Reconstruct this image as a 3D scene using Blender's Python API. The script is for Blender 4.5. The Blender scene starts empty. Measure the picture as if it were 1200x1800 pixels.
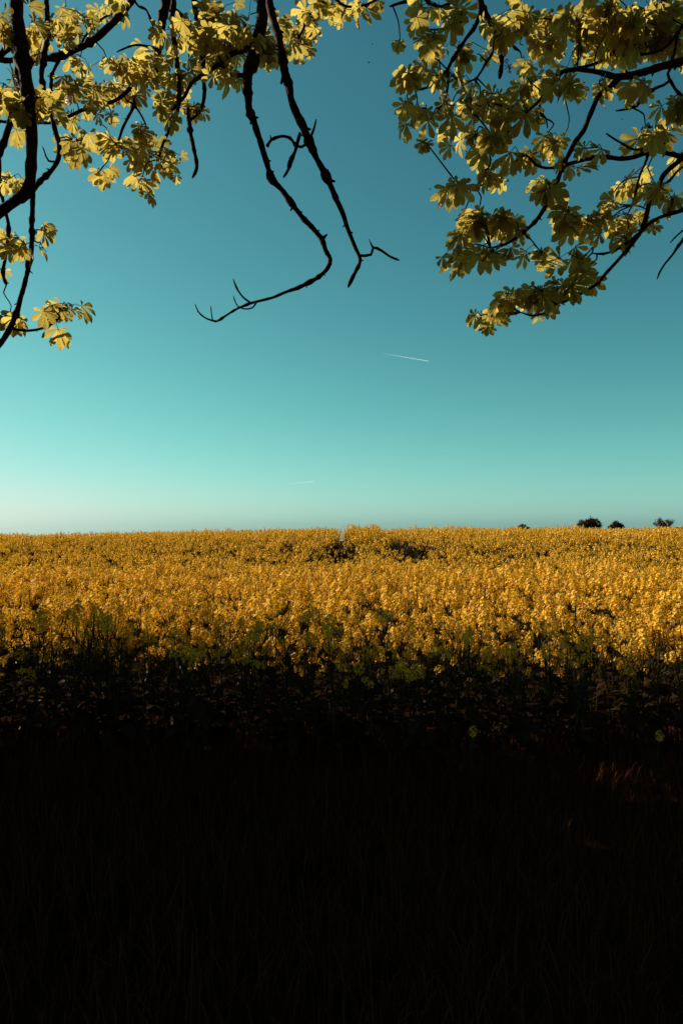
import bpy, math, random
import numpy as np
from mathutils import Vector, Matrix, Quaternion, noise as mnoise

R = math.radians
SC = bpy.context.scene
COL = SC.collection
rng = np.random.default_rng(7)
random.seed(7)

# ------------------------------------------------------------------ camera
CAM_Z = 1.70
PITCH = R(1.0)
cam = bpy.data.objects.new('camera', bpy.data.cameras.new('camera'))
COL.objects.link(cam)
cam.location = (0, 0, CAM_Z)
cam.rotation_euler = (math.pi / 2 + PITCH, 0, 0)
cam.data.sensor_fit = 'VERTICAL'
cam.data.sensor_height = 36
cam.data.lens = 24
cam.data.clip_start = 0.05
cam.data.clip_end = 120000
SC.camera = cam

# ------------------------------------------------------------------ sky, sun, exposure
SUN_EL, SUN_AZ = R(35), R(-65)          # azimuth measured from +Y towards +X
SUN_DIR = Vector((math.sin(SUN_AZ) * math.cos(SUN_EL), math.cos(SUN_AZ) * math.cos(SUN_EL), math.sin(SUN_EL)))
world = bpy.data.worlds.new('World')
SC.world = world
world.use_nodes = True
nt = world.node_tree
bg = nt.nodes['Background']
sky = nt.nodes.new('ShaderNodeTexSky')
sky.sky_type = 'NISHITA'
sky.sun_disc = False
sky.sun_elevation = SUN_EL
sky.sun_rotation = SUN_AZ
sky.air_density = 1.0
sky.dust_density = 0.5
sky.ozone_density = 3.0
# teal film-like colour response of the whole sky (one curve for every direction)
sep = nt.nodes.new('ShaderNodeSeparateColor')
comb = nt.nodes.new('ShaderNodeCombineColor')
nt.links.new(sky.outputs[0], sep.inputs[0])


def wmath(op, a, b):
    n = nt.nodes.new('ShaderNodeMath')
    n.operation = op
    for i, v in enumerate((a, b)):
        if isinstance(v, (int, float)):
            n.inputs[i].default_value = v
        else:
            nt.links.new(v, n.inputs[i])
    return n.outputs[0]


pre = [wmath('MULTIPLY', sep.outputs[i], 0.1) for i in range(3)]
r_ = wmath('MULTIPLY', wmath('POWER', pre[0], 1.385), 8.3)
g_ = wmath('MULTIPLY', wmath('POWER', pre[1], 1.228), 12.9)
b_ = wmath('MULTIPLY', wmath('MULTIPLY', wmath('POWER', pre[0], 0.45), wmath('POWER', pre[2], 0.60)), 11.5)


def shoulder(c, gain, power, roll):
    v = wmath('POWER', wmath('MULTIPLY', c, 0.1), power)
    lin = wmath('MULTIPLY', c, 0.1)
    return wmath('DIVIDE', wmath('MULTIPLY', v, 10 * gain), wmath('ADD', wmath('MULTIPLY', wmath('MULTIPLY', lin, lin), roll), 1.0))


g_, b_ = shoulder(g_, 1.28, 1.12, 0.53), shoulder(b_, 1.18, 1.10, 0.41)
for i, c in enumerate((r_, g_, b_)):
    nt.links.new(wmath('MINIMUM', c, 12.0), comb.inputs[i])
nt.links.new(comb.outputs[0], bg.inputs[0])
bg.inputs[1].default_value = 0.05

sun = bpy.data.objects.new('sun', bpy.data.lights.new('sun', 'SUN'))
COL.objects.link(sun)
sun.data.energy = 5.0
sun.data.angle = R(0.5)
sun.data.color = (1.0, 0.90, 0.76)
sun.rotation_euler = SUN_DIR.to_track_quat('Z', 'Y').to_euler()
sun.location = (-20, 10, 20)

SC.view_settings.view_transform = 'Standard'
SC.view_settings.look = 'None'
SC.view_settings.exposure = 1.0
SC.view_settings.gamma = 1.0
SC.view_settings.use_curve_mapping = False
SC.cycles.max_bounces = 5
SC.cycles.diffuse_bounces = 3
SC.cycles.transparent_max_bounces = 8
SC.cycles.sample_clamp_indirect = 4.0


# ------------------------------------------------------------------ helpers
def P(px, py, d):
    """world point seen at a photo pixel, d metres in front of the camera"""
    x, z = (px - 600) / 1200, (900 - py) / 1200
    c, s = math.cos(PITCH), math.sin(PITCH)
    return Vector((x * d, d * (c - z * s), CAM_Z + d * (s + z * c)))


def pix(p):
    c, s = math.cos(PITCH), math.sin(PITCH)
    y, z = p[..., 1], p[..., 2] - CAM_Z
    f = y * c + z * s
    u = -y * s + z * c
    f = np.where(np.abs(f) < 1e-6, 1e-6, f)
    return 600 + 1200 * p[..., 0] / f, 900 - 1200 * u / f, f


def tag(o, label=None, cat=None, group=None, kind=None):
    for k, v in (('label', label), ('category', cat), ('group', group), ('kind', kind)):
        if v:
            o[k] = v
    return o


def link(o, parent=None):
    COL.objects.link(o)
    if parent is not None:
        o.parent = parent
    return o


class MB:
    """collects geometry for one mesh"""

    def __init__(self):
        self.v, self.f, self.m, self.uv, self.n = [], [], [], [], 0

    def add(self, verts, faces, mat=0, uv=None):
        verts = np.asarray(verts, dtype=np.float64).reshape(-1, 3)
        self.v.append(verts)
        for f in faces:
            self.f.append(tuple(i + self.n for i in f))
            self.m.append(mat)
            if uv is not None:
                self.uv.extend(uv[i] for i in f)
            else:
                self.uv.extend((0.5, 0.5) for _ in f)
        self.n += len(verts)

    def add_mb(self, other, M):
        v = np.concatenate(other.v) @ np.array(M.to_3x3()).T + np.array(M.to_translation())
        self.v.append(v)
        self.f.extend(tuple(i + self.n for i in f) for f in other.f)
        self.m.extend(other.m)
        self.uv.extend(other.uv)
        self.n += len(v)

    def mesh(self, name, mats, smooth=False):
        me = bpy.data.meshes.new(name)
        v = np.concatenate(self.v) if self.v else np.zeros((0, 3))
        me.from_pydata(v.tolist(), [], self.f)
        for m in mats:
            me.materials.append(m)
        me.polygons.foreach_set('material_index', self.m)
        l = me.uv_layers.new(name='UVMap')
        l.data.foreach_set('uv', np.array(self.uv, dtype=np.float32).ravel())
        if smooth:
            me.polygons.foreach_set('use_smooth', [True] * len(self.f))
        me.update()
        return me


def tube(mb, pts, radii, sides=6, mat=0, cap=True):
    pts = [Vector(p) for p in pts]
    n = len(pts)
    t0 = (pts[1] - pts[0]).normalized()
    a = t0.orthogonal().normalized()
    vs, prev = [], t0
    for i in range(n):
        t = (pts[min(i + 1, n - 1)] - pts[max(i - 1, 0)])
        t = t.normalized() if t.length > 1e-9 else prev
        a = (prev.rotation_difference(t) @ a)
        a = (a - t * a.dot(t)).normalized()
        b = t.cross(a)
        prev = t
        for k in range(sides):
            an = 2 * math.pi * k / sides
            vs.append(pts[i] + (a * math.cos(an) + b * math.sin(an)) * radii[i])
    fs = []
    for i in range(n - 1):
        for k in range(sides):
            k2 = (k + 1) % sides
            fs.append((i * sides + k, i * sides + k2, (i + 1) * sides + k2, (i + 1) * sides + k))
    if cap:
        fs.append(tuple(range(sides - 1, -1, -1)))
        fs.append(tuple((n - 1) * sides + k for k in range(sides)))
    mb.add([tuple(v) for v in vs], fs, mat)


def catmull(pts, rad, step):
    """resample a polyline smoothly"""
    pts = [Vector(p) for p in pts]
    out, ro = [], []
    for i in range(len(pts) - 1):
        p0, p1, p2, p3 = pts[max(i - 1, 0)], pts[i], pts[i + 1], pts[min(i + 2, len(pts) - 1)]
        k = max(1, int((p2 - p1).length / step))
        for j in range(k):
            t = j / k
            q = 0.5 * ((2 * p1) + (p2 - p0) * t + (2 * p0 - 5 * p1 + 4 * p2 - p3) * t * t + (3 * p1 - p0 - 3 * p2 + p3) * t ** 3)
            out.append(q)
            ro.append(rad[i] * (1 - t) + rad[i + 1] * t)
    out.append(pts[-1])
    ro.append(rad[-1])
    return out, ro


# ------------------------------------------------------------------ materials
def new_mat(name):
    m = bpy.data.materials.new(name)
    m.use_nodes = True
    m.node_tree.nodes.clear()
    t = m.node_tree
    out = t.nodes.new('ShaderNodeOutputMaterial')
    return m, t, out


def nd(t, typ, **kw):
    n = t.nodes.new(typ)
    for k, v in kw.items():
        if k.startswith('_'):
            setattr(n, k[1:], v)
        else:
            key = int(k[1:]) if k[0] == 'i' and k[1:].isdigit() else k.replace('__', ' ')
            s = n.inputs[key]
            if hasattr(v, 'is_linked'):
                t.links.new(v, s)
            else:
                s.default_value = v
    return n


def noise_col(t, c1, c2, scale, detail=4, lo=0.35, hi=0.65, coord='Object'):
    tc = nd(t, 'ShaderNodeTexCoord')
    n = nd(t, 'ShaderNodeTexNoise', Vector=tc.outputs[coord], Scale=scale, Detail=detail)
    r = t.nodes.new('ShaderNodeValToRGB')
    r.color_ramp.elements[0].position = lo
    r.color_ramp.elements[1].position = hi
    r.color_ramp.elements[0].color = (*c1, 1)
    r.color_ramp.elements[1].color = (*c2, 1)
    t.links.new(n.outputs['Fac'], r.inputs[0])
    return r.outputs[0], n


def mixc(t, fac, a, b, blend='MIX'):
    m = t.nodes.new('ShaderNodeMix')
    m.data_type = 'RGBA'
    m.blend_type = blend
    for s, v in ((m.inputs[0], fac), (m.inputs[6], a), (m.inputs[7], b)):
        if hasattr(v, 'is_linked'):
            t.links.new(v, s)
        elif isinstance(v, tuple):
            s.default_value = (*v, 1) if len(v) == 3 else v
        else:
            s.default_value = v
    return m.outputs[2]


def mth(t, op, a, b=0.0):
    n = t.nodes.new('ShaderNodeMath')
    n.operation = op
    for i, v in enumerate((a, b)):
        if hasattr(v, 'is_linked'):
            t.links.new(v, n.inputs[i])
        else:
            n.inputs[i].default_value = v
    return n.outputs[0]


def leafy(name, refl, trans, fac, gloss=0.05, rough=0.35, veins=False, var=0.25):
    """thin leaf or petal: part of the light is reflected, part shines through"""
    m, t, out = new_mat(name)
    geo = nd(t, 'ShaderNodeNewGeometry')
    oi = nd(t, 'ShaderNodeObjectInfo')
    rnd = mth(t, 'FRACT', mth(t, 'ADD', geo.outputs['Random Per Island'], oi.outputs['Random']))
    k = mth(t, 'ADD', mth(t, 'MULTIPLY', rnd, 2 * var), 1 - var)
    tc = nd(t, 'ShaderNodeTexCoord')
    n = nd(t, 'ShaderNodeTexNoise', Vector=tc.outputs['Object'], Scale=18.0, Detail=3.0)
    k = mth(t, 'MULTIPLY', k, mth(t, 'ADD', mth(t, 'MULTIPLY', n.outputs['Fac'], 0.5), 0.75))
    bump = None
    if veins:
        uv = nd(t, 'ShaderNodeSeparateXYZ', Vector=tc.outputs['UV'])
        s = mth(t, 'ABSOLUTE', mth(t, 'SUBTRACT', mth(t, 'MULTIPLY', uv.outputs[1], 2.0), 1.0))
        ph = mth(t, 'SUBTRACT', uv.outputs[0], mth(t, 'MULTIPLY', s, 0.28))
        w = mth(t, 'SINE', mth(t, 'MULTIPLY', ph, 62.0))
        mid = mth(t, 'LESS_THAN', s, 0.06)
        k = mth(t, 'MULTIPLY', k, mth(t, 'ADD', mth(t, 'MULTIPLY', w, 0.13), 0.95))
        k = mth(t, 'MULTIPLY', k, mth(t, 'SUBTRACT', 1.0, mth(t, 'MULTIPLY', mid, 0.35)))
        bump = nd(t, 'ShaderNodeBump', Strength=0.5, Distance=0.004, Height=w).outputs[0]
    kc = nd(t, 'ShaderNodeCombineColor', Red=k, Green=k, Blue=k).outputs[0]
    d = nd(t, 'ShaderNodeBsdfDiffuse', Color=mixc(t, 1.0, refl, kc, 'MULTIPLY'))
    tr = nd(t, 'ShaderNodeBsdfTranslucent', Color=mixc(t, 1.0, trans, kc, 'MULTIPLY'))
    mx = nd(t, 'ShaderNodeMixShader', i0=fac)
    t.links.new(d.outputs[0], mx.inputs[1])
    t.links.new(tr.outputs[0], mx.inputs[2])
    gl = nd(t, 'ShaderNodeBsdfGlossy', Color=(1, 1, 1, 1), Roughness=rough)
    mx2 = nd(t, 'ShaderNodeMixShader', i0=gloss)
    t.links.new(mx.outputs[0], mx2.inputs[1])
    t.links.new(gl.outputs[0], mx2.inputs[2])
    if bump is not None:
        for s_ in (d, tr, gl):
            t.links.new(bump, s_.inputs['Normal'])
    t.links.new(mx2.outputs[0], out.inputs[0])
    return m


def solid(name, c1, c2, scale, rough=0.9, bump=0.3, dist=0.01, coord='Object', spec=0.1):
    m, t, out = new_mat(name)
    col, n = noise_col(t, c1, c2, scale, coord=coord)
    b = nd(t, 'ShaderNodeBump', Strength=bump, Distance=dist, Height=n.outputs['Fac'])
    p = nd(t, 'ShaderNodeBsdfPrincipled', Roughness=rough)
    p.inputs['Specular IOR Level'].default_value = spec
    t.links.new(col, p.inputs['Base Color'])
    t.links.new(b.outputs[0], p.inputs['Normal'])
    t.links.new(p.outputs[0], out.inputs[0])
    return m


M_LEAF = leafy('chestnut_leaf', (0.044, 0.028, 0.005), (0.52, 0.395, 0.072), 0.68, gloss=0.02, veins=True)
M_PETAL = leafy('rapeseed_petal', (0.69, 0.362, 0.016), (0.69, 0.345, 0.013), 0.33, gloss=0.015, rough=0.5, var=0.35)
M_BUD = leafy('rapeseed_bud', (0.20, 0.16, 0.015), (0.20, 0.16, 0.015), 0.3, gloss=0.02)
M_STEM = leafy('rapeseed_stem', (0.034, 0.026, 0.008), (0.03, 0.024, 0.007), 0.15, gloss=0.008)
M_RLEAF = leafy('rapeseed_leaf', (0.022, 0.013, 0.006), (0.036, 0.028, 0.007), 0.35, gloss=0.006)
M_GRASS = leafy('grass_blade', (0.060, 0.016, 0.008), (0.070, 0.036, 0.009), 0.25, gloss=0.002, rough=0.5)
M_BARK = solid('chestnut_bark', (0.012, 0.0035, 0.0025), (0.050, 0.016, 0.010), 60, bump=0.6, dist=0.006)
M_TWIG = solid('green_twig', (0.020, 0.009, 0.005), (0.045, 0.022, 0.009), 80, bump=0.3, dist=0.002)
M_SPIKE = leafy('spent_flower', (0.12, 0.045, 0.03), (0.12, 0.05, 0.03), 0.3)
M_FARLEAF = leafy('far_foliage', (0.055, 0.019, 0.013), (0.05, 0.018, 0.009), 0.3, gloss=0.0)
M_FARBARK = solid('far_bark', (0.035, 0.013, 0.012), (0.055, 0.022, 0.018), 3)
M_INSECT = solid('insect_body', (0.02, 0.01, 0.01), (0.05, 0.02, 0.015), 300)


# ------------------------------------------------------------------ terrain
YK = np.array([-400, 4.5, 6, 10, 14, 17, 19.5, 21.2, 23, 26, 31, 44, 60, 100, 200, 500, 4500.0])
ZK = np.array([0.2, 0.0, -0.05, -0.22, -0.38, -0.45, -0.36, -0.02, 0.17, 0.24, 0.20, -0.02, -0.5, -2.0, -5.0, -13, -110.0])


def smooth(a, b, x):
    t = np.clip((x - a) / (b - a), 0, 1)
    return t * t * (3 - 2 * t)


def ground(x, y):
    x, y = np.asarray(x, float), np.asarray(y, float)
    z = np.interp(y, YK, ZK)
    w = smooth(11, 22, y) * (1 - smooth(80, 200, y))
    z = z + w * np.where(x < 0, 0.022 * np.maximum(x, -40), 0.0)
    z = z + 0.03 * np.sin(x * 0.9 + 0.6) * np.cos(y * 0.7) * (1 - smooth(60, 120, y))
    z = z + 9.7 * np.exp(-((x - 165) / 62) ** 2 - ((y - 265) / 45) ** 2)
    return z


gx = np.unique(np.concatenate([np.linspace(-3500, -200, 24), np.linspace(-200, -30, 30), np.linspace(-30, 30, 100), np.linspace(30, 300, 60), np.linspace(300, 3500, 24)]))
gy = np.unique(np.concatenate([np.linspace(-400, -12, 20), np.linspace(-12, 50, 120), np.linspace(50, 400, 70), np.linspace(400, 4500, 24)]))
GX, GY = np.meshgrid(gx, gy)
GZ = ground(GX, GY)
nx, ny = len(gx), len(gy)
idx = np.arange(nx * ny).reshape(ny, nx)
faces = np.stack([idx[:-1, :-1], idx[:-1, 1:], idx[1:, 1:], idx[1:, :-1]], -1).reshape(-1, 4)
me = bpy.data.meshes.new('ground')
me.from_pydata(np.stack([GX, GY, GZ], -1).reshape(-1, 3).tolist(), [], faces.tolist())
me.polygons.foreach_set('use_smooth', [True] * len(faces))
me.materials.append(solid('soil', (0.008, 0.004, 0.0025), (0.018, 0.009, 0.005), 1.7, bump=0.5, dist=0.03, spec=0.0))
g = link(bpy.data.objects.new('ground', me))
tag(g, kind='structure')


# ------------------------------------------------------------------ rapeseed plant pieces
def frame(axis, up=None):
    z = Vector(axis).normalized()
    x = z.orthogonal().normalized()
    y = z.cross(x)
    return Matrix((x, y, z)).transposed()


def make_flower_head(seed, n, size, length, radius, lod=0):
    """a raceme: a dome of four-petalled flowers under a tuft of buds"""
    r = random.Random(seed)
    mb = MB()
    for i in range(n):
        t = (i + r.random() * 0.6) / n
        an = i * 2.39996 + r.uniform(-0.3, 0.3)
        rad = radius * (math.sin(math.pi * (.18 + .74 * t)) ** .8) * r.uniform(0.5, 1.2)
        c = Vector((math.cos(an) * rad, math.sin(an) * rad, length * t + r.uniform(-0.006, 0.006)))
        ax = Vector((math.cos(an) + r.uniform(-.5, .5), math.sin(an) + r.uniform(-.5, .5), 0.1 + 1.0 * t + r.uniform(-0.5, 0.5)))
        F = frame(ax)
        rot = r.uniform(0, 1.57)
        s = size * r.uniform(0.75, 1.2)
        if lod == 0:
            for k in range(4):
                a = rot + k * math.pi / 2
                d, e = Vector((math.cos(a), math.sin(a), 0)), Vector((-math.sin(a), math.cos(a), 0))
                cup = r.uniform(0.05, 0.5)
                q = [Vector((0, 0, 0)), d * s * 0.7 + e * s * 0.42 + Vector((0, 0, cup * s * 0.7)),
                     d * s * 1.05 + Vector((0, 0, cup * s * 0.8)), d * s * 0.7 - e * s * 0.42 + Vector((0, 0, cup * s * 0.7))]
                mb.add([tuple(c + F @ v) for v in q], [(0, 1, 2, 3)], 0)
        else:
            q = [Vector((math.cos(rot + k * math.pi / 2), math.sin(rot + k * math.pi / 2), r.uniform(-0.3, 0.3))) * s for k in range(4)]
            mb.add([tuple(c + F @ v) for v in q], [(0, 1, 2, 3)], 0)
    for i in range(9 if lod == 0 else 3):
        an, rr = i * 2.4, 0.003 * math.sqrt(i)
        c = Vector((math.cos(an) * rr, math.sin(an) * rr, length * 1.04 + 0.004 - rr))
        h = 0.006
        mb.add([tuple(c + Vector(v) * h) for v in ((-.5, -.4, 0), (.5, -.4, 0), (0, .6, 0), (0, 0, 1.2))], [(0, 1, 3), (1, 2, 3), (2, 0, 3)], 1)
    tube(mb, [(0, 0, -0.02), (0, 0, length * 1.03)], [0.002, 0.001], 4, 2, cap=False)
    return mb


def make_rape_leaf(seed, L, W):
    r = random.Random(seed)
    mb = MB()
    st = [0, .25, .55, .8, 1.0]
    wd = [0.12, 0.75, 1.0, 0.62, 0.04]
    vs, uv = [], []
    for t, w in zip(st, wd):
        z = 0.28 * L * math.sin(t * 2.4) - 0.30 * L * t * t
        for s in (-1, 0, 1):
            vs.append((t * L, s * w * W * r.uniform(.85, 1.1), z + (0.18 * W if s else 0) * w))
            uv.append((t, .5 + .5 * s))
    fs = []
    for i in range(4):
        for j in range(2):
            a = i * 3 + j
            fs.append((a, a + 1, a + 4, a + 3))
    mb.add(vs, fs, 0, uv)
    return mb


def plant_spec(seed, h=1.0, lod=0):
    """stem mesh data, flower head transforms, leaf transforms of one plant of unit height"""
    r = random.Random(seed)
    stem = MB()
    lean = Vector((r.uniform(-.09, .09), r.uniform(-.09, .09), 0))
    main = [Vector((0, 0, -0.03)), Vector((0, 0, .3)) + lean * .2, Vector((0, 0, .6)) + lean * .55, Vector((0, 0, .86)) + lean]
    tube(stem, main, [.008, .007, .005, .003], 5 if lod == 0 else 3, 0, cap=False)
    heads = [(main[-1], Vector((lean.x, lean.y, 1.0)), r.uniform(1.0, 1.25), r.randrange(4))]
    nb = r.randint(5, 8) if lod == 0 else 6
    for i in range(nb):
        z0 = r.uniform(.42, .72)
        an = i * 2.4 + r.uniform(-.4, .4)
        out = r.uniform(.05, .21)
        z1 = min(.92, z0 + r.uniform(.16, .34)) if i < nb - 1 else r.uniform(.60, .72)
        b0 = Vector((0, 0, z0)) + lean * z0
        b2 = Vector((math.cos(an) * out, math.sin(an) * out, z1)) + lean * z0
        b1 = b0.lerp(b2, .5) + Vector((math.cos(an), math.sin(an), 0)) * .03
        tube(stem, [b0, b1, b2], [.004, .003, .002], 4 if lod == 0 else 3, 0, cap=False)
        ax = Vector((math.cos(an) * r.uniform(0, .5), math.sin(an) * r.uniform(0, .5), 1))
        heads.append((b2, ax, r.uniform(.5, 1.2), r.randrange(4)))
        if lod == 0:            # young pods under the flowers
            for k in range(5):
                pa, pz = r.uniform(0, 6.28), r.uniform(.45, .95)
                q = b1.lerp(b2, pz)
                d = Vector((math.cos(pa), math.sin(pa), .7)) * r.uniform(.02, .035)
                tube(stem, [q, q + d], [.0012, .0006], 3, 0, cap=False)
    leaves = []
    for i in range(9 if lod == 0 else 4):
        z0 = r.uniform(.12, .66)
        an = i * 2.2 + r.uniform(-.5, .5)
        leaves.append((Vector((0, 0, z0)) + lean * z0, an, r.uniform(-.5, .35), r.uniform(.6, 1.2) * (1.25 - z0), r.randrange(3)))
    return stem, heads, leaves


HEAD_MB = [make_flower_head(100 + i, 18 + 5 * i, 0.0140, 0.054 + .021 * i, .038 + .004 * (i % 3)) for i in range(4)]
HEAD_FAR = [make_flower_head(200 + i, 11, 0.0150, 0.062 + .012 * i, .038, lod=1) for i in range(4)]
LEAF_MB = [make_rape_leaf(300 + i, .23, .048 + .010 * i) for i in range(3)]
HEAD_ME = [mb.mesh('flower_head', [M_PETAL, M_BUD, M_STEM]) for mb in HEAD_MB]
RLEAF_ME = [mb.mesh('rapeseed_leaf', [M_RLEAF], smooth=True) for mb in LEAF_MB]
SPECS = [plant_spec(400 + i) for i in range(7)]
STEM_ME = [s[0].mesh('stem', [M_STEM], smooth=True) for s in SPECS]


def head_matrix(p, ax, s):
    return Matrix.Translation(p) @ frame(ax).to_4x4() @ Matrix.Scale(s, 4)


def leaf_matrix(p, an, tilt, s):
    return Matrix.Translation(p) @ Matrix.Rotation(an, 4, 'Z') @ Matrix.Rotation(-tilt, 4, 'Y') @ Matrix.Scale(s, 4)


def joined_plant(spec, heads_mb, name):
    mb = MB()
    stem, heads, leaves = spec
    one = MB()
    one.add_mb(stem, Matrix.Identity(4))
    mb.v, mb.f, mb.uv, mb.n = one.v, one.f, one.uv, one.n
    mb.m = [2] * len(one.f)
    for p, ax, s, k in heads:
        mb.add_mb(heads_mb[k], head_matrix(p, ax, s))
    for p, an, tilt, s, k in leaves:
        n0 = len(mb.f)
        mb.add_mb(LEAF_MB[k], leaf_matrix(p, an, tilt, s))
        for i in range(n0, len(mb.f)):
            mb.m[i] = 3
    return mb.mesh(name, [M_PETAL, M_BUD, M_STEM, M_RLEAF])


def plant_height(x, y):
    h = np.interp(y, [4.5, 5.2, 6.5, 10, 15, 18, 19.8, 20.8, 23, 60], [.86, .94, 1.02, 1.17, 1.14, 1.10, 1.08, 1.16, 1.24, 1.22])
    dip = (1.3 * np.exp(-((np.asarray(x) + .02) / .38) ** 2) + np.exp(-((np.asarray(x) - 1.95) / .55) ** 2)) * smooth(15.5, 18.5, np.asarray(y)) * (1 - smooth(20.3, 20.8, np.asarray(y)))
    h = h + (.19 - .32 * dip) * smooth(15, 18, np.asarray(y)) * (1 - smooth(20.3, 20.8, np.asarray(y)))
    h = h + .09 * ((np.asarray(x) > 0) & (np.asarray(x) < 1.95)) * smooth(20.6, 21.2, np.asarray(y)) * (1 - smooth(27, 33, np.asarray(y)))
    return h


# positions: jittered grid over the field
def scatter(y0, y1, dens, wx):
    step = 1 / math.sqrt(dens)
    out = []
    for y in np.arange(y0, y1, step):
        half = wx * y + 3.0
        xs = np.arange(-half, half, step)
        out.append(np.stack([xs + rng.uniform(-.5, .5, len(xs)) * step, y + rng.uniform(-.5, .5, len(xs)) * step], 1))
    return np.concatenate(out)


TRACKS = (0.015, 1.95)
pos = np.concatenate([scatter(4.9, 6.2, 25, .52), scatter(6.2, 9, 13, .52), scatter(9, 24, 14, .52), scatter(24, 34, 18, .52), scatter(34, 62, 13, .52)])
X, Y = pos[:, 0], pos[:, 1]
keep = np.ones(len(pos), bool)
wob = .05 * np.sin(Y * 2.3) + .04 * np.sin(Y * 5.1 + 1)
for tx, hw in zip(TRACKS, (.34, .48)):
    keep &= ~((np.abs(X - tx - wob * .4) < hw) & (Y > 20.4))
keep &= ~((Y > 20.15 + .15 * np.sin(X * .8)) & (Y < 20.15 + .15 * np.sin(X * .8 + .4) + 1.0 * np.exp(-((X + .08) / .32) ** 2) + .9 * np.exp(-((X - 2.15) / .55) ** 2)))
keep &= ~((Y < 5.1) & (rng.random(len(pos)) < .45))
keep &= ~((np.sin(X * 1.9 + 2 + np.sin(Y * .8)) * np.sin(Y * 1.5 + X * .6) + .5 * np.sin(X * 4.3 + Y) * np.sin(Y * 3.7 - X) > .62) & (Y > 5.6) & (Y < 19) & (rng.random(len(pos)) < .72))
pos = pos[keep]
X, Y = pos[:, 0], pos[:, 1]
H = plant_height(X, Y) * rng.uniform(.76, 1.14, len(pos))
# a few plants are taller or lower than their neighbours
H *= np.where(rng.random(len(pos)) < .08, rng.uniform(.7, .9, len(pos)), 1)
H += .06 * np.sin(X * 1.1 + Y * .5) * np.cos(Y * .9 - X * .3) + .05 * np.sin(X * 3.1 + 1.3 * np.sin(Y * 1.1)) * np.sin(Y * 2.3 + X)
ROT = rng.uniform(0, 2 * math.pi, len(pos))
Z = ground(X, Y)

near = np.where((np.abs(X) < .5 * Y + .15))[0]
near = near[np.argsort(Y[near])][:300]
near_set = np.zeros(len(pos), bool)
near_set[near] = True


def rapeseed_plant(x, y, z, h, rot, spec_i, label, group=None, max_heads=None):
    root = link(bpy.data.objects.new('rapeseed_plant', None))
    root.empty_display_size = .1
    root.location = (x, y, z)
    root.rotation_euler = (.10 * math.sin(rot * 37), .10 * math.sin(rot * 53), rot)
    root.scale = (h, h, h) if h > .7 else (h * 1.15, h * 1.15, h)
    tag(root, label, 'plant', group)
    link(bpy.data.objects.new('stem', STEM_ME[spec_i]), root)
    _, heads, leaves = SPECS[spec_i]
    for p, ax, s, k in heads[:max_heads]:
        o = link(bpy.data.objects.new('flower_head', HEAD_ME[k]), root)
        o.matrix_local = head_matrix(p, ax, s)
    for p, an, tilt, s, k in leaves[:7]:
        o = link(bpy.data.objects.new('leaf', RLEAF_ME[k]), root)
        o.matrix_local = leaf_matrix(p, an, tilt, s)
    return root


for n_, i in enumerate(near):
    rapeseed_plant(X[i], Y[i], Z[i], H[i], ROT[i], int(rng.integers(0, len(SPECS))), max_heads=(int(rng.integers(0, 3)) if Y[i] < 5.42 else None), 
                   label='yellow flowering rapeseed plant in the front rows of the field', group='rapeseed plants along the front edge of the field')
for (px, py, d, h, lab) in ((822, 1277, 4.25, .46, 'lone short rapeseed plant in the shade near the middle of the verge edge'),
                            (1152, 1295, 4.2, .44, 'lone short rapeseed plant in the shade at the right end of the verge edge')):
    p = P(px, py, d)
    rapeseed_plant(p.x, p.y, float(ground(p.x, p.y)), h, 1.0, 2, lab, None, 1)

# the rest of the crop: one mass of plants
var_col = bpy.data.collections.new('crop_variants')
VN = [joined_plant(SPECS[i], HEAD_MB, 'crop_near') for i in range(5)]
FAR_SPECS = [plant_spec(500 + i, lod=1) for i in range(5)]
VF = [joined_plant(s, HEAD_FAR, 'crop_far') for s in FAR_SPECS]
for i, m_ in enumerate(VN + VF):
    var_col.objects.link(bpy.data.objects.new('crop_variant_%02d' % i, m_))
rest = np.where(~near_set)[0]
me = bpy.data.meshes.new('rapeseed_crop')
me.from_pydata(np.stack([X[rest], Y[rest], Z[rest]], 1).tolist(), [], [])
a = me.attributes.new('variant', 'INT', 'POINT')
a.data.foreach_set('value', np.where(Y[rest] < 14, rng.integers(0, 5, len(rest)), rng.integers(5, 10, len(rest))).astype(np.int32))
a = me.attributes.new('turn', 'FLOAT_VECTOR', 'POINT')
tv = np.zeros((len(rest), 3), np.float32)
tv[:, 0] = rng.normal(0, .11, len(rest))
tv[:, 1] = rng.normal(0, .11, len(rest))
tv[:, 2] = ROT[rest]
a.data.foreach_set('vector', tv.ravel())
a = me.attributes.new('size', 'FLOAT', 'POINT')
a.data.foreach_set('value', H[rest].astype(np.float32))
crop = link(bpy.data.objects.new('rapeseed_crop', me))
tag(crop, 'golden yellow rapeseed crop filling the field to the horizon', 'crop', kind='stuff')
ng = bpy.data.node_groups.new('crop_plants', 'GeometryNodeTree')
ng.interface.new_socket('Geometry', in_out='INPUT', socket_type='NodeSocketGeometry')
ng.interface.new_socket('Geometry', in_out='OUTPUT', socket_type='NodeSocketGeometry')
gi, go = ng.nodes.new('NodeGroupInput'), ng.nodes.new('NodeGroupOutput')
m2p = ng.nodes.new('GeometryNodeMeshToPoints')
iop = ng.nodes.new('GeometryNodeInstanceOnPoints')
ci = ng.nodes.new('GeometryNodeCollectionInfo')
ci.inputs[0].default_value = var_col
ci.inputs['Separate Children'].default_value = True
ci.inputs['Reset Children'].default_value = True


def named(n, typ):
    x = ng.nodes.new('GeometryNodeInputNamedAttribute')
    x.data_type = typ
    x.inputs[0].default_value = n
    return x.outputs[0]


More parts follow.
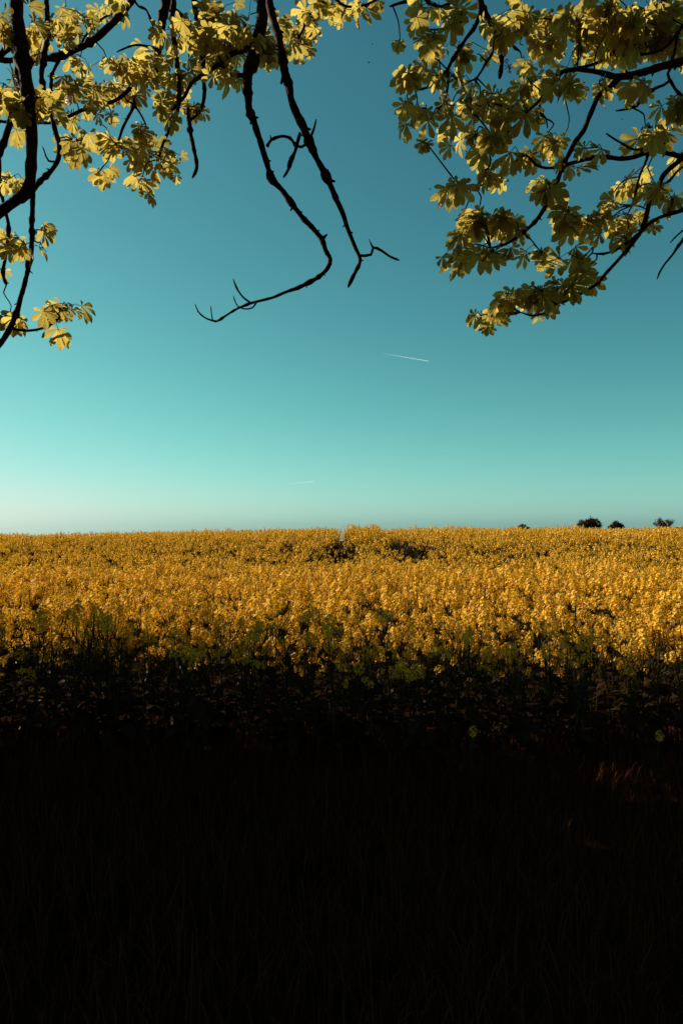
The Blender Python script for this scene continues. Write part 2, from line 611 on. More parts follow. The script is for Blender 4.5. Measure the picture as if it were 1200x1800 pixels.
ng.links.new(gi.outputs[0], m2p.inputs[0])
ng.links.new(m2p.outputs[0], iop.inputs['Points'])
ng.links.new(ci.outputs[0], iop.inputs['Instance'])
iop.inputs['Pick Instance'].default_value = True
ng.links.new(named('variant', 'INT'), iop.inputs['Instance Index'])
e2r = ng.nodes.new('FunctionNodeEulerToRotation')
ng.links.new(named('turn', 'FLOAT_VECTOR'), e2r.inputs[0])
ng.links.new(e2r.outputs[0], iop.inputs['Rotation'])
ng.links.new(named('size', 'FLOAT'), iop.inputs['Scale'])
ng.links.new(iop.outputs[0], go.inputs[0])
md = crop.modifiers.new('plants', 'NODES')
md.node_group = ng

# ------------------------------------------------------------------ grass verge
mb_v, mb_f = [], []
NG = 30000
gyv = np.where(rng.random(NG) < .35, rng.uniform(4.1, 5.7, NG), rng.uniform(1.0, 5.0, NG))
gxv = rng.uniform(-1, 1, NG) * (.55 * gyv + 2.0)
gz = ground(gxv, gyv)
hh = rng.uniform(.10, .30, NG) * np.where(rng.random(NG) < .06, 1.6, 1)
an = rng.uniform(0, 2 * math.pi, NG)
bend = rng.uniform(.02, .16, NG)
w = rng.uniform(.002, .0045, NG)
dx, dy = np.cos(an), np.sin(an)
V = np.zeros((NG, 7, 3))
for k, t in enumerate((0, .4, .75)):
    off = bend * t * t
    for j, s in enumerate((-1, 1)):
        ww = w * (1 - .55 * t) * s
        V[:, 2 * k + j, 0] = gxv + dx * off - dy * ww
        V[:, 2 * k + j, 1] = gyv + dy * off + dx * ww
        V[:, 2 * k + j, 2] = gz - .01 + hh * t * (1 - .15 * t)
V[:, 6, 0] = gxv + dx * bend
V[:, 6, 1] = gyv + dy * bend
V[:, 6, 2] = gz + hh * .85 - bend * .3
F = []
base = (np.arange(NG) * 7).tolist()
for b in base:
    F += [(b, b + 1, b + 3, b + 2), (b + 2, b + 3, b + 5, b + 4), (b + 4, b + 5, b + 6)]
me = bpy.data.meshes.new('grass_verge')
me.from_pydata(V.reshape(-1, 3).tolist(), [], F)
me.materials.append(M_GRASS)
tag(link(bpy.data.objects.new('grass_verge', me)), 'dark shaded grass growing on the verge below the field', 'grass', kind='stuff')

# ------------------------------------------------------------------ chestnut leaves
def make_leaf(seed, n=7, fine=True):
    r = random.Random(seed)
    mb = MB()
    angs = {7: (0, 30, -30, 64, -64, 108, -108), 5: (0, 38, -38, 82, -82)}[n]
    lens = {7: (1, .95, .93, .80, .78, .52, .50), 5: (1, .92, .92, .66, .66)}[n]
    droop = r.uniform(.15, .6)
    for a, L in zip(angs, lens):
        a = R(a + r.uniform(-7, 7))
        L *= r.uniform(.9, 1.08)
        dz = droop * r.uniform(.6, 1.3)
        tw = r.uniform(-.25, .25)
        fold = r.uniform(.10, .42)
        st = (0, .22, .48, .70, .86, 1.0) if fine else (0, .62, 1.0)
        wd = (.015, .055, .125, .185, .165, .012) if fine else (.03, .21, .01)
        vs, uv = [], []
        ca, sa = math.cos(a), math.sin(a)
        for t, w_ in zip(st, wd):
            for s in (-1, 0, 1):
                x = t * L
                y = s * w_ * L * (1 + (r.uniform(-.06, .06) if 0 < t < 1 else 0))
                z = -dz * t * t * L + abs(s) * w_ * L * fold + s * w_ * L * tw
                vs.append((x * ca - y * sa, x * sa + y * ca, z))
                uv.append((t, .5 + .5 * s))
        fs = []
        for i in range(len(st) - 1):
            for j in range(2):
                q = i * 3 + j
                fs.append((q, q + 1, q + 4, q + 3))
        mb.add(vs, fs, 0, uv)
    return mb


LEAF_FINE = [make_leaf(600 + i, 7 if i % 3 else 5) for i in range(9)]
LEAF_ROUGH = [make_leaf(700 + i, 7, fine=False) for i in range(5)]
LEAF_FINE_ME = [m_.mesh('leaf', [M_LEAF], smooth=True) for m_ in LEAF_FINE]


def batch_mesh(name, protos, mats4, which, mat):
    """many copies of a few small meshes in one mesh (numpy)"""
    vs, fs, uvs, n0 = [], [], [], 0
    for k, pr in enumerate(protos):
        sel = np.where(which == k)[0]
        if not len(sel):
            continue
        pv = np.concatenate(pr.v)
        M = mats4[sel]
        w_ = np.einsum('nij,vj->nvi', M[:, :3, :3], pv) + M[:, None, :3, 3]
        vs.append(w_.reshape(-1, 3))
        pf = np.array(pr.f)
        off = n0 + np.arange(len(sel)) * len(pv)
        fs.append((pf[None] + off[:, None, None]).reshape(-1, 4))
        uvs.append(np.tile(np.array(pr.uv, np.float32), (len(sel), 1)))
        n0 += len(sel) * len(pv)
    v, f, u = np.concatenate(vs), np.concatenate(fs), np.concatenate(uvs)
    me = bpy.data.meshes.new(name)
    me.vertices.add(len(v))
    me.vertices.foreach_set('co', v.astype(np.float32).ravel())
    me.loops.add(f.size)
    me.loops.foreach_set('vertex_index', f.astype(np.int32).ravel())
    me.polygons.add(len(f))
    me.polygons.foreach_set('loop_start', np.arange(0, f.size, 4, dtype=np.int32))
    me.uv_layers.new(name='UVMap').data.foreach_set('uv', u.ravel())
    me.materials.append(mat)
    me.update(calc_edges=True)
    me.validate()
    return me


def orient(fwd, nrm):
    n = Vector(nrm).normalized()
    f = Vector(fwd)
    f = (f - n * f.dot(n)).normalized()
    s = n.cross(f)
    return Matrix((f, s, n)).transposed()


# ------------------------------------------------------------------ chestnut branches traced as (px, py) with widths in photo pixels
class Tree:
    def __init__(self, name, label, base):
        self.root = link(bpy.data.objects.new(name, None))
        self.root.empty_display_size = .5
        self.base = Vector(base)
        self.root.location = self.base
        tag(self.root, label, 'tree', 'chestnut trees on the verge')
        self.samples = []       # points along branches that twigs can grow from
        self.clusters = []

    def part(self, name, mb, mats, smooth=True):
        me = mb.mesh(name, mats, smooth=smooth)
        me.transform(Matrix.Translation(-self.base))
        return link(bpy.data.objects.new(name, me), self.root)

    def branch3d(self, pts, rad, step=None, jitter=.25, sides=7, name='branch', sample=True):
        rmin = max(min(rad), .003)
        step = step or max(.018, rmin * 1.6)
        q, rr = catmull(pts, rad, step)
        r = random.Random(int(abs(pts[0][0] * 1000 + pts[0][2] * 777)) % 99991)
        out, ro = [], []
        for i, (p, ra) in enumerate(zip(q, rr)):
            nz = mnoise.noise_vector(p * 14) * ra * jitter + mnoise.noise_vector(p * 5) * ra * .35
            out.append(p + nz)
            k = 1 + .22 * mnoise.noise(p * 34)
            if r.random() < .10:
                k *= r.uniform(1.2, 1.65)       # node scars
            ro.append(ra * k)
        ro[-1] *= .6
        mb = MB()
        tube(mb, out, ro, sides)
        for i in range(2, len(out) - 1):         # buds and spurs
            if r.random() < .16 and ro[i] < .03:
                t = (out[i + 1] - out[i - 1]).normalized()
                side = (t.orthogonal().normalized())
                side.rotate(Quaternion(t, r.uniform(0, 6.28)))
                L = min(ro[i], .012) * r.uniform(.9, 1.8)
                d = (side + t * .5).normalized()
                tube(mb, [out[i], out[i] + d * (ro[i] * .8 + L)], [ro[i] * .55, ro[i] * .2], 4)
        if sample:
            self.samples += [(p, ra) for p, ra in zip(q, rr)]
        return self.part(name, mb, [M_BARK])

    def trace(self, pts, dia, depth, pre=None):
        """pts: pixels, dia: pixel widths (list or (start, end)), depth: metres (number or (start, end)); pre: 3-D points the branch grows from"""
        n = len(pts)
        if len(dia) != n:
            dia = np.interp(np.linspace(0, 1, n), np.linspace(0, 1, len(dia)), dia)
        dp = depth if isinstance(depth, tuple) else (depth, depth)
        ds = np.linspace(dp[0], dp[-1], n)
        p3 = [P(x, y, d) for (x, y), d in zip(pts, ds)]
        rad = [w_ / 2 * d / 1200 for w_, d in zip(dia, ds)]
        if pre:
            pre3 = [Vector(v) for v in pre]
            rad = [rad[0] * (1.1 + .35 * (len(pre3) - i)) for i in range(len(pre3))] + rad
            p3 = pre3 + p3
        return self.branch3d(p3, rad)


left = Tree('chestnut_tree', 'chestnut tree whose dark bare-tipped branches hang from the top left', (-5.6, .6, .05))
right = Tree('chestnut_tree', 'chestnut tree whose leafy branches reach in from the top right', (5.4, -.4, .05))


def trunk_and_limbs(t, limbs, h):
    b = t.base
    mb = MB()
    pts = [b + Vector((0, 0, -.25)), b + Vector((0, 0, .25)), b + Vector((.05, .05, 1.4)), b + Vector((.02, .1, h))]
    q, rr = catmull(pts, [.55, .42, .34, .30], .12)
    tube(mb, q, [x * (1 + .08 * mnoise.noise(p * 3)) for p, x in zip(q, rr)], 14)
    t.part('trunk', mb, [M_BARK])
    for L in limbs:
        p = [b + Vector((.02, .1, h - .3))] + [Vector(v) for v in L]
        t.branch3d(p, list(np.interp(np.linspace(0, 1, len(p)), [0, 1], [.20, .05])), step=.12, name='limb', sample=False, sides=9)


HL1, HL2, HR1, HR2 = (-2.3, 3.9, 5.5), (-.6, 4.0, 5.75), (2.9, 3.1, 3.9), (1.6, 3.0, 4.9)
trunk_and_limbs(left, [[(-4.6, 1.6, 4.6), (-3.4, 2.9, 5.3), HL1, (-1.5, 4.0, 5.7), HL2, (.2, 4.0, 5.6)],
                       [(-6.6, 2.2, 4.4), (-7.6, 4.4, 5.6), (-8.2, 6.3, 6.8)], [(-7.0, -.4, 4.8), (-8.8, -1.2, 6.6)],
                       [(-4.6, -.6, 5.2), (-3.0, -1.4, 7.0)], [(-5.3, 1.2, 6.0), (-5.0, 2.4, 8.6)]], 3.3)
trunk_and_limbs(right, [[(4.6, 1.0, 3.6), (3.7, 2.4, 4.0), HR1, (2.4, 3.2, 3.9)], [(4.4, .8, 4.6), (2.8, 2.2, 5.1), HR2, (.6, 3.1, 4.9)],
                        [(6.4, -1.2, 4.8), (8.0, -1.6, 6.4)], [(4.4, -1.4, 5.0), (2.8, -2.0, 6.6)], [(5.8, .4, 6.0), (6.2, 1.0, 8.0)]], 3.0)

l = left.trace
# --- left group
l([(24, -40), (30, 30), (36, 80), (45, 140), (52, 200), (54, 260), (52, 318), (40, 342), (15, 360), (-25, 392), (-80, 430)], [22, 23, 22, 22, 21, 20, 19, 18, 18, 18, 16], 3.6, [HL1, (-1.9, 3.7, 4.9)])
l([(56, 310), (58, 345), (57, 400), (55, 440), (48, 480), (38, 520), (25, 560), (8, 595), (-18, 630)], [9, 9, 9, 9, 8, 9, 10, 10, 10], 3.6)
l([(23, 578), (50, 581), (80, 575), (100, 562), (108, 552)], [5, 4], 3.6)
l([(30, 70), (33, 120), (30, 165), (22, 205), (10, 245), (-5, 280), (-30, 330)], [13, 10], (3.62, 3.7))
l([(26, 50), (18, 75), (2, 96), (-20, 120)], [12, 10], 3.7)
l([(82, -30), (84, 50), (80, 92), (73, 130), (80, 165), (90, 200), (97, 230), (104, 258), (100, 285), (86, 305), (70, 318), (55, 338), (36, 356)], [9, 8], 3.75, [HL1, (-1.65, 3.8, 4.95)])
l([(98, 284), (86, 283), (79, 268), (75, 257)], [4, 2], 3.75)
l([(238, -30), (228, 4), (205, 35), (180, 58), (158, 75), (138, 86), (112, 98), (85, 103), (45, 103), (10, 106), (-30, 98)], [13, 9], 4.0, [HL1, (-1.3, 4.0, 5.0)])
l([(108, 100), (98, 116), (91, 132), (90, 155), (86, 178), (70, 195), (40, 211), (10, 214), (-20, 208)], [6, 5], 4.0)
l([(60, 215), (98, 214), (140, 196), (170, 186), (200, 178), (222, 163), (235, 146)], [5, 7], 4.1)
l([(140, 86), (150, 65), (165, 45), (185, 30), (205, 22)], [5, 3], 4.05)
l([(298, -30), (293, 0), (287, 33), (281, 67), (277, 100), (276, 128)], [19, 17, 15, 14, 12, 8], 4.2, [HL2, (-1.0, 4.1, 5.3)])
l([(308, -30), (304, 20), (304, 60), (309, 90), (313, 130), (315, 165), (311, 198), (300, 224), (287, 250), (278, 282)], [11, 10, 10, 9, 9, 8, 7, 6, 5, 4], 4.05, [HL2, (-.95, 4.0, 5.2)])
l([(236, 168), (236, 185), (226, 205), (216, 225), (208, 248), (196, 262)], [6, 4], 4.05)
l([(222, 176), (236, 185), (250, 205), (258, 222)], [4, 3], 4.05)
l([(330, 190), (333, 215), (335, 235), (340, 260), (346, 292), (338, 313)], [6, 8, 8, 7, 7, 4], 4.1)
l([(340, -30), (344, 25), (352, 60), (360, 92), (357, 128), (360, 160), (356, 185), (346, 202), (330, 215)], [8, 8, 8, 7, 7, 7, 6, 5, 4], 4.1, [HL2, (-.8, 4.1, 5.2)])
l([(306, 14), (322, 30), (338, 60), (349, 88), (357, 108)], [6, 5], 4.12)
l([(283, 88), (262, 82), (240, 79), (222, 84), (205, 92)], [5, 3], 4.2)
l([(434, 132), (420, 132), (405, 129), (394, 120), (384, 98)], [9, 8, 7, 6, 5], 3.95)
l([(452, 78), (425, 90), (403, 98), (386, 112), (360, 130), (338, 146), (322, 172), (300, 196)], [12, 10, 9, 8, 8, 7, 6, 4], 4.0)
l([(228, -10), (244, 11), (256, 16), (266, 36), (270, 50)], [4, 3], 4.0)
# middle pair
l([(468, -40), (464, 0), (459, 40), (450, 80), (440, 110), (434, 136), (437, 168), (442, 200), (452, 231), (462, 262), (472, 298), (479, 317), (495, 333), (515, 361), (535, 386), (555, 408), (567, 422), (573, 440), (581, 456), (577, 471), (560, 487), (530, 503), (505, 512), (480, 522), (455, 529), (440, 533), (420, 541), (400, 553), (381, 565)],
  [19, 19, 22, 23, 23, 17, 14, 13, 12, 11, 10, 12, 9, 9, 9, 9, 10, 8, 8, 8, 7, 8, 6, 5, 5, 5, 4, 4, 4], 3.9, [HL2, (-.5, 3.95, 5.2)])
l([(381, 565), (372, 563), (360, 558), (349, 548), (343, 534)], [3.5, 2.2], 3.9)
l([(374, 564), (372, 552), (371, 538)], [2.6, 1.8], 3.9)
l([(440, 532), (426, 521), (416, 506), (410, 490)], [4, 2.2], 3.9)
l([(450, 531), (444, 541), (430, 543), (417, 537), (410, 520)], [3.2, 2], 3.88)
l([(562, 418), (569, 418), (575, 412)], [6, 4], 3.9)
l([(472, -40), (474, 0), (480, 30), (490, 70), (499, 108), (507, 145), (517, 185), (530, 213), (540, 240), (552, 270), (570, 305), (585, 335), (600, 370), (610, 400), (622, 430), (631, 450), (631, 463), (622, 481), (612, 505)],
  [13, 13, 14, 15, 15, 14, 13, 15, 14, 11, 11, 10, 9, 8, 7, 7, 6, 6, 5], 3.7, [HL2, (-.45, 3.8, 5.1)])
l([(631, 449), (641, 449), (652, 447), (656, 435), (670, 440), (686, 451), (702, 458)], [5, 5, 5, 5, 5, 4, 4], 3.7)
l([(656, 437), (652, 429), (648, 420)], [3.5, 2.5], 3.7)
l([(470, 257), (477, 246), (495, 240), (510, 243), (519, 254), (530, 258), (541, 250)], [5, 5, 5, 5, 5, 5, 5], (3.9, 3.7))
l([(528, 234), (523, 250), (518, 265), (510, 285), (507, 298), (498, 312)], [6, 6, 7, 6, 5, 5], 3.7)
l([(477, 246), (475, 238)], [4, 3], 3.88)
l([(545, 243), (552, 226), (556, 209)], [5, 3], 3.7)
l([(503, 130), (498, 138), (494, 147)], [9, 7], 3.7)
l([(560, -20), (548, 18), (537, 34), (533, 52), (520, 74)], [6, 4], 4.1, [HL2, (-.2, 4.1, 5.2)])
l([(580, -20), (595, 2), (610, 11), (640, 9), (668, -4)], [5, 4], 4.0, [(-.3, 4.0, 5.5), (-.1, 4.0, 5.1)])
# lower left edge stems
l([(0, 280), (2, 330), (10, 372), (15, 400), (12, 440), (5, 480), (12, 500)], [6, 6], 3.8)

r = right.trace
r([(838, -40), (844, 0), (848, 18), (857, 31), (867, 50), (875, 70), (880, 88), (881, 112), (877, 138)], [13, 12, 11, 10, 9, 9, 8, 8, 6], 3.5, [HR2, (.9, 3.3, 4.6)])
r([(846, 17), (840, 35), (832, 52), (820, 66), (810, 82), (800, 97), (792, 109), (785, 124), (775, 133), (765, 143), (755, 151), (742, 157), (728, 156)], [8, 4], 3.5)
r([(786, 122), (787, 142), (785, 160), (780, 180), (775, 198)], [6, 3], 3.5)
r([(868, 55), (867, 78), (864, 95), (854, 108), (845, 125), (837, 137), (835, 151)], [5, 3.5], 3.55)
r([(866, 92), (856, 108), (842, 130), (832, 140), (815, 144), (800, 138)], [4, 3], 3.45)
r([(822, 31), (800, 45), (785, 50), (767, 52), (744, 53)], [5, 3], 3.5)
r([(740, -15), (720, 0), (704, 5), (684, 11)], [6, 4], 3.6, [(.5, 3.1, 4.9), (.45, 3.4, 4.5)])
r([(740, -10), (752, 4), (767, 11), (785, 10), (806, -4)], [5, 4], 3.5)
r([(1290, 90), (1200, 107), (1170, 115), (1140, 125), (1112, 132), (1087, 135), (1060, 129), (1035, 124), (1007, 122), (985, 127), (974, 136), (965, 152), (950, 172), (937, 186), (922, 200), (914, 211), (900, 225), (885, 235), (864, 238)],
  [15, 14, 14, 13, 13, 11, 9, 8, 7, 7, 6, 6, 6, 5, 5, 5, 4, 4, 3], 3.3, [HR1, (2.3, 3.3, 3.85)])
r([(922, 200), (905, 197), (886, 187)], [4, 3], 3.3)
r([(1090, 135), (1072, 152), (1055, 165), (1045, 183), (1035, 206), (1025, 231), (1012, 249), (1000, 270), (989, 290), (976, 326), (962, 355), (947, 381), (929, 400), (907, 418), (885, 430), (862, 436)],
  [11, 10, 9, 9, 9, 9, 9, 8, 8, 8, 8, 7, 7, 6, 5, 3], 3.35)
r([(1280, 300), (1200, 278), (1170, 269), (1150, 265), (1130, 270), (1107, 277), (1085, 279), (1060, 276), (1035, 279), (1010, 286), (982, 293), (960, 296), (942, 290), (927, 275), (912, 269)],
  [11, 10, 10, 9, 9, 8, 8, 8, 7, 7, 6, 5, 5, 4, 3], 3.4, [HR1, (2.3, 3.4, 3.6)])
r([(1168, 253), (1135, 261), (1112, 262), (1097, 255), (1080, 245), (1064, 234)], [5, 3], 3.42)
r([(1290, 240), (1215, 268), (1185, 288), (1166, 308), (1156, 330), (1143, 346), (1135, 381), (1127, 403), (1112, 426), (1090, 452), (1068, 476), (1050, 498), (1024, 514), (998, 527), (976, 534), (962, 548), (947, 553), (932, 555), (914, 549)],
  [10, 9, 9, 9, 8, 8, 8, 7, 7, 6, 6, 6, 5, 5, 5, 4, 4, 4, 3], 3.2, [HR1, (2.3, 3.25, 3.6)])
r([(976, 534), (963, 521), (954, 513), (935, 503), (915, 508)], [4, 2.5], 3.2)
r([(1290, 340), (1215, 362), (1196, 370), (1174, 377), (1149, 387), (1130, 402)], [8, 6], 3.25, [(2.9, 3.1, 3.5), (2.4, 3.2, 3.35)])
r([(1130, 402), (1105, 425), (1085, 438), (1060, 446), (1040, 445)], [5, 3], 3.2)
r([(1156, 328), (1175, 318), (1190, 300), (1205, 290)], [4, 4], 3.25)
r([(1140, 270), (1132, 290), (1125, 305), (1118, 330), (1112, 360)], [5, 3], 3.4)
r([(1260, 350), (1200, 421), (1182, 447), (1167, 465), (1158, 480), (1154, 491)], [5, 3], 3.3, [(2.9, 3.2, 3.4)])
r([(1215, 390), (1200, 404), (1186, 417), (1177, 427)], [4, 2.5], 3.3)
r([(1180, -20), (1150, 25), (1132, 47), (1117, 66), (1095, 82), (1070, 97), (1050, 110), (1030, 117), (1006, 122)], [8, 5], 3.5, [HR2, (1.7, 3.3, 4.5)])
r([(1240, 10), (1200, 45), (1184, 67), (1170, 81), (1148, 92), (1120, 96)], [7, 4], 3.45, [HR1, (2.1, 3.35, 4.3)])
r([(1190, 60), (1185, 90), (1178, 112)], [5, 5], 3.4)
r([(1180, 115), (1172, 130), (1175, 142), (1165, 150), (1150, 156), (1130, 172), (1118, 185), (1100, 192), (1081, 195)], [6, 5, 6, 5, 5, 5, 5, 4, 3], 3.3)
r([(1175, 140), (1182, 152), (1192, 165), (1215, 178)], [6, 4], 3.3)
r([(1152, 157), (1135, 158), (1122, 165)], [4, 3], 3.3)
r([(1080, -30), (1065, 2), (1047, 20), (1030, 36), (1010, 50)], [7, 4], 3.6, [HR2, (1.45, 3.4, 4.5)])
r([(1078, -30), (1072, 2), (1062, 33), (1050, 66)], [6, 4], 3.5, [(1.5, 3.2, 4.5)])
r([(1007, 50), (995, 52), (984, 48), (975, 36)], [5, 3], 3.5)
r([(846, 300), (858, 295), (862, 280), (858, 265), (862, 245)], [3, 4], 3.4)
r([(800, 318), (820, 326), (840, 328), (856, 318), (862, 300)], [3, 4], 3.4)
r([(948, 185), (950, 200), (958, 208), (962, 225)], [4, 3], 3.35)
r([(905, 60), (890, 62), (905, 85), (913, 90)], [4, 4], 3.5)

# ------------------------------------------------------------------ leaf clusters: centre, spread (photo pixels), number of leaves
CL = [(15, 30, 25, 30, 5), (60, 45, 25, 35, 5), (130, 25, 50, 25, 8), (190, 15, 30, 18, 5), (110, 62, 30, 12, 3), (60, 88, 20, 14, 3),
      (15, 150, 25, 40, 6), (110, 150, 38, 30, 8), (135, 108, 20, 15, 3), (230, 122, 55, 32, 15), (185, 162, 45, 22, 8), (60, 185, 45, 25, 7), (135, 200, 28, 12, 4),
      (35, 222, 18, 12, 2), (270, 105, 38, 36, 7), (335, 60, 40, 42, 9), (385, 40, 38, 42, 9), (415, 80, 38, 38, 8), (338, 118, 38, 22, 5), (290, 180, 28, 26, 6),
      (340, 188, 16, 20, 3), (388, 135, 14, 8, 2), (470, 88, 24, 26, 4), (520, 62, 32, 38, 8), (548, 30, 18, 26, 4), (602, 32, 6, 4, 1), (560, 6, 48, 12, 5), (640, 10, 28, 10, 3),
      (135, 255, 24, 20, 5), (195, 238, 26, 20, 3), (240, 265, 55, 26, 13), (182, 298, 22, 12, 3), (250, 318, 20, 8, 3), (290, 282, 22, 20, 4), (245, 228, 22, 16, 3), (300, 205, 18, 12, 2),
      (192, 198, 20, 8, 2), (20, 318, 24, 14, 4), (8, 420, 20, 20, 4), (78, 412, 14, 16, 3), (36, 438, 20, 16, 3), (80, 436, 12, 8, 1), (5, 470, 10, 10, 1), (15, 562, 18, 22, 4), (112, 543, 26, 9, 6), (85, 550, 14, 8, 2), (370, 70, 50, 50, 8), (430, 50, 40, 45, 7), (350, 30, 45, 30, 5), (400, 110, 40, 18, 4), (470, 40, 40, 40, 6), (250, 150, 60, 30, 5)]
CR = [(704, 76, 10, 8, 2), (745, 75, 16, 10, 3), (718, 132, 12, 10, 4), (744, 118, 16, 12, 3), (716, 184, 10, 8, 3), (710, 214, 10, 8, 3), (740, 252, 12, 8, 3), (732, 30, 14, 10, 2), (765, 62, 16, 12, 3),
      (765, 22, 40, 20, 5), (820, 25, 45, 25, 7), (900, 30, 55, 32, 10), (825, 88, 42, 24, 6), (800, 148, 34, 24, 5), (770, 188, 40, 24, 6), (732, 190, 16, 18, 2), (820, 190, 50, 24, 8), (870, 178, 44, 22, 6),
      (860, 230, 50, 24, 8), (838, 264, 42, 18, 5), (800, 238, 34, 18, 4), (910, 190, 44, 20, 5), (935, 85, 50, 44, 12), (990, 60, 50, 42, 10), (930, 140, 34, 22, 5), (1040, 40, 50, 34, 8), (1100, 30, 60, 34, 14),
      (1160, 30, 50, 34, 14), (1060, 88, 50, 24, 8), (1120, 76, 54, 26, 10), (1182, 88, 26, 24, 5), (1000, 148, 40, 20, 5), (1060, 150, 34, 20, 4), (1112, 150, 34, 22, 4), (1185, 180, 24, 34, 6), (1148, 228, 40, 30, 8),
      (1192, 268, 20, 30, 4), (968, 250, 42, 24, 7), (920, 268, 42, 18, 5), (1050, 262, 40, 8, 2), (995, 288, 36, 10, 3), (798, 330, 24, 14, 5), (845, 302, 28, 14, 5), (880, 312, 16, 8, 1), (958, 332, 26, 20, 5),
      (868, 385, 58, 22, 13), (818, 405, 28, 20, 7), (800, 446, 18, 12, 4), (850, 440, 34, 14, 7), (900, 398, 34, 22, 5), (990, 362, 34, 28, 7), (1020, 390, 44, 28, 9), (1080, 372, 52, 32, 11), (1120, 322, 44, 18, 6),
      (1150, 342, 34, 24, 5), (1180, 352, 22, 18, 3), (1090, 415, 42, 18, 6), (1152, 395, 24, 10, 2), (948, 440, 38, 16, 4), (1000, 450, 26, 14, 4), (1030, 474, 26, 14, 5), (1000, 498, 34, 10, 4), (940, 510, 34, 16, 9),
      (900, 518, 24, 12, 5), (868, 540, 20, 12, 5), (846, 556, 10, 8, 2), (960, 534, 20, 10, 2), (1100, 60, 60, 40, 10), (1160, 70, 40, 40, 12), (1100, 18, 70, 30, 14), (1165, 20, 45, 30, 14), (1050, 50, 40, 40, 9), (1130, 45, 60, 30, 12), (880, 60, 40, 40, 6), (960, 30, 40, 30, 6)]


def foliate(t, clusters, size, back, spread):
    """twigs, petioles and leaves of the sprays in view"""
    S = np.array([p for p, _ in t.samples])
    spx, spy, sd = pix(S)
    r = random.Random(len(clusters))
    rec = []
    for (cx, cy, rx, ry, n) in clusters:
        n = max(1, round(n * back)) if n > 1 else 1
        j = int(np.argmin((spx - cx) ** 2 + (spy - cy) ** 2))
        d0 = sd[j] + r.uniform(-.35, .45) * spread
        nodes = []
        tws = []
        for q in range(max(1, round(n / 3.5))):
            nx_, ny_ = cx + r.uniform(-.6, .6) * rx, cy + r.uniform(-.6, .5) * ry
            dn = d0 + r.uniform(-.4, .5) * spread
            node = P(nx_, ny_, dn)
            tw = MB()
            k = int(np.argmin(np.sum((S - np.array(node)) ** 2, 1)))
            src = Vector(S[k])
            L = (node - src).length
            if L > .02:
                mid = src.lerp(node, .45) + Vector((r.uniform(-.2, .2), r.uniform(-.15, .15), r.uniform(-.05, .22))) * L
                mid2 = src.lerp(node, .78) + Vector((r.uniform(-.12, .12), r.uniform(-.1, .1), r.uniform(-.12, .10))) * L
                q_, rr = catmull([src, mid, mid2, node], [.0044, .0036, .0030, .0026], .025)
                tube(tw, q_, rr, 5)
            nodes.append(node)
            tws.append(tw)
        for i in range(n):
            lx, ly = cx + r.gauss(0, .55) * rx, cy + r.gauss(0, .55) * ry
            bi = min(range(len(nodes)), key=lambda b_: (nodes[b_] - P(lx, ly, d0)).length)
            node, tw = nodes[bi], tws[bi]
            lp = P(lx, ly, d0 + r.uniform(-1.0, 1.1) * spread)
            out = lp - node
            if out.length > .20:
                lp = node + out.normalized() * r.uniform(.10, .20)
                out = lp - node
            if out.length < .05:
                out = Vector((r.uniform(-1, 1), r.uniform(-.5, .8), r.uniform(-.6, .3))).normalized() * r.uniform(.06, .1)
                lp = node + out
            mid = node.lerp(lp, .55) + Vector((0, 0, .18 * out.length))
            tube(tw, [node, mid, lp], [.0022, .0017, .0015], 4, 1)
            fwd = out.normalized() * .7 + Vector((r.uniform(-.35, .35), r.uniform(-.1, .5), -.55))
            nrm = Vector((r.gauss(-.05, .38), .62 + r.gauss(0, .3), .68 + r.gauss(0, .25)))
            s = size * r.uniform(.62, 1.32)
            M = Matrix.Translation(lp) @ orient(fwd, nrm).to_4x4() @ Matrix.Scale(s, 4)
            rec.append((M, r.randrange(len(LEAF_FINE)), s / (lp - Vector((0, 0, CAM_Z))).length))
        for tw in tws:
            if tw.n:
                t.part('twig', tw, [M_BARK, M_TWIG])
    rec.sort(key=lambda a_: -a_[2])
    inv = Matrix.Translation(-t.base)
    for M, k, _ in rec[:300]:
        o = link(bpy.data.objects.new('leaf', LEAF_FINE_ME[k]), t.root)
        o.matrix_local = inv @ M
    return [(inv @ M, k) for M, k, _ in rec[300:]]


extra_l = foliate(left, CL, .082, 1.55, .2)
extra_r = foliate(right, CR, .083, 1.15, .46)
for t_, ex in ((left, extra_l), (right, extra_r)):
    if ex:
        me = batch_mesh('far_leaves', LEAF_FINE, np.array([np.array(m_) for m_, _ in ex]), np.array([k for _, k in ex]), M_LEAF)
        tag(link(bpy.data.objects.new('foliage', me), t_.root), kind='stuff')

# spent flower spikes
for (px, py, d, h) in ((727, 45, 3.5, .09), (738, 98, 3.5, .07), (945, 205, 3.35, .08), (897, 118, 3.5, .07), (1152, 250, 3.4, .07)):
    mb = MB()
    rr = random.Random(px)
    b = P(px, py + 12, d)
    tip = b + Vector((rr.uniform(-.03, .02), 0, h))
    tube(mb, [b, b.lerp(tip, .5) + Vector((.006, 0, 0)), tip], [.002, .0016, .001], 4)
    for k in range(34):
        t = rr.uniform(.1, 1)
        q = b.lerp(tip, t)
        a_ = rr.uniform(0, 6.28)
        e = q + Vector((math.cos(a_), math.sin(a_), .5)) * rr.uniform(.008, .022) * (1.2 - .6 * t)
        tube(mb, [q, e], [.0007, .0007], 3)
        s = rr.uniform(.002, .0042)
        mb.add([tuple(e + Vector(v) * s) for v in ((-1, -.6, -.5), (1, -.6, -.5), (0, 1, -.5), (0, 0, 1.1))], [(0, 1, 3), (1, 2, 3), (2, 0, 3), (0, 2, 1)])
    right.part('flower_spike', mb, [M_SPIKE], smooth=False)

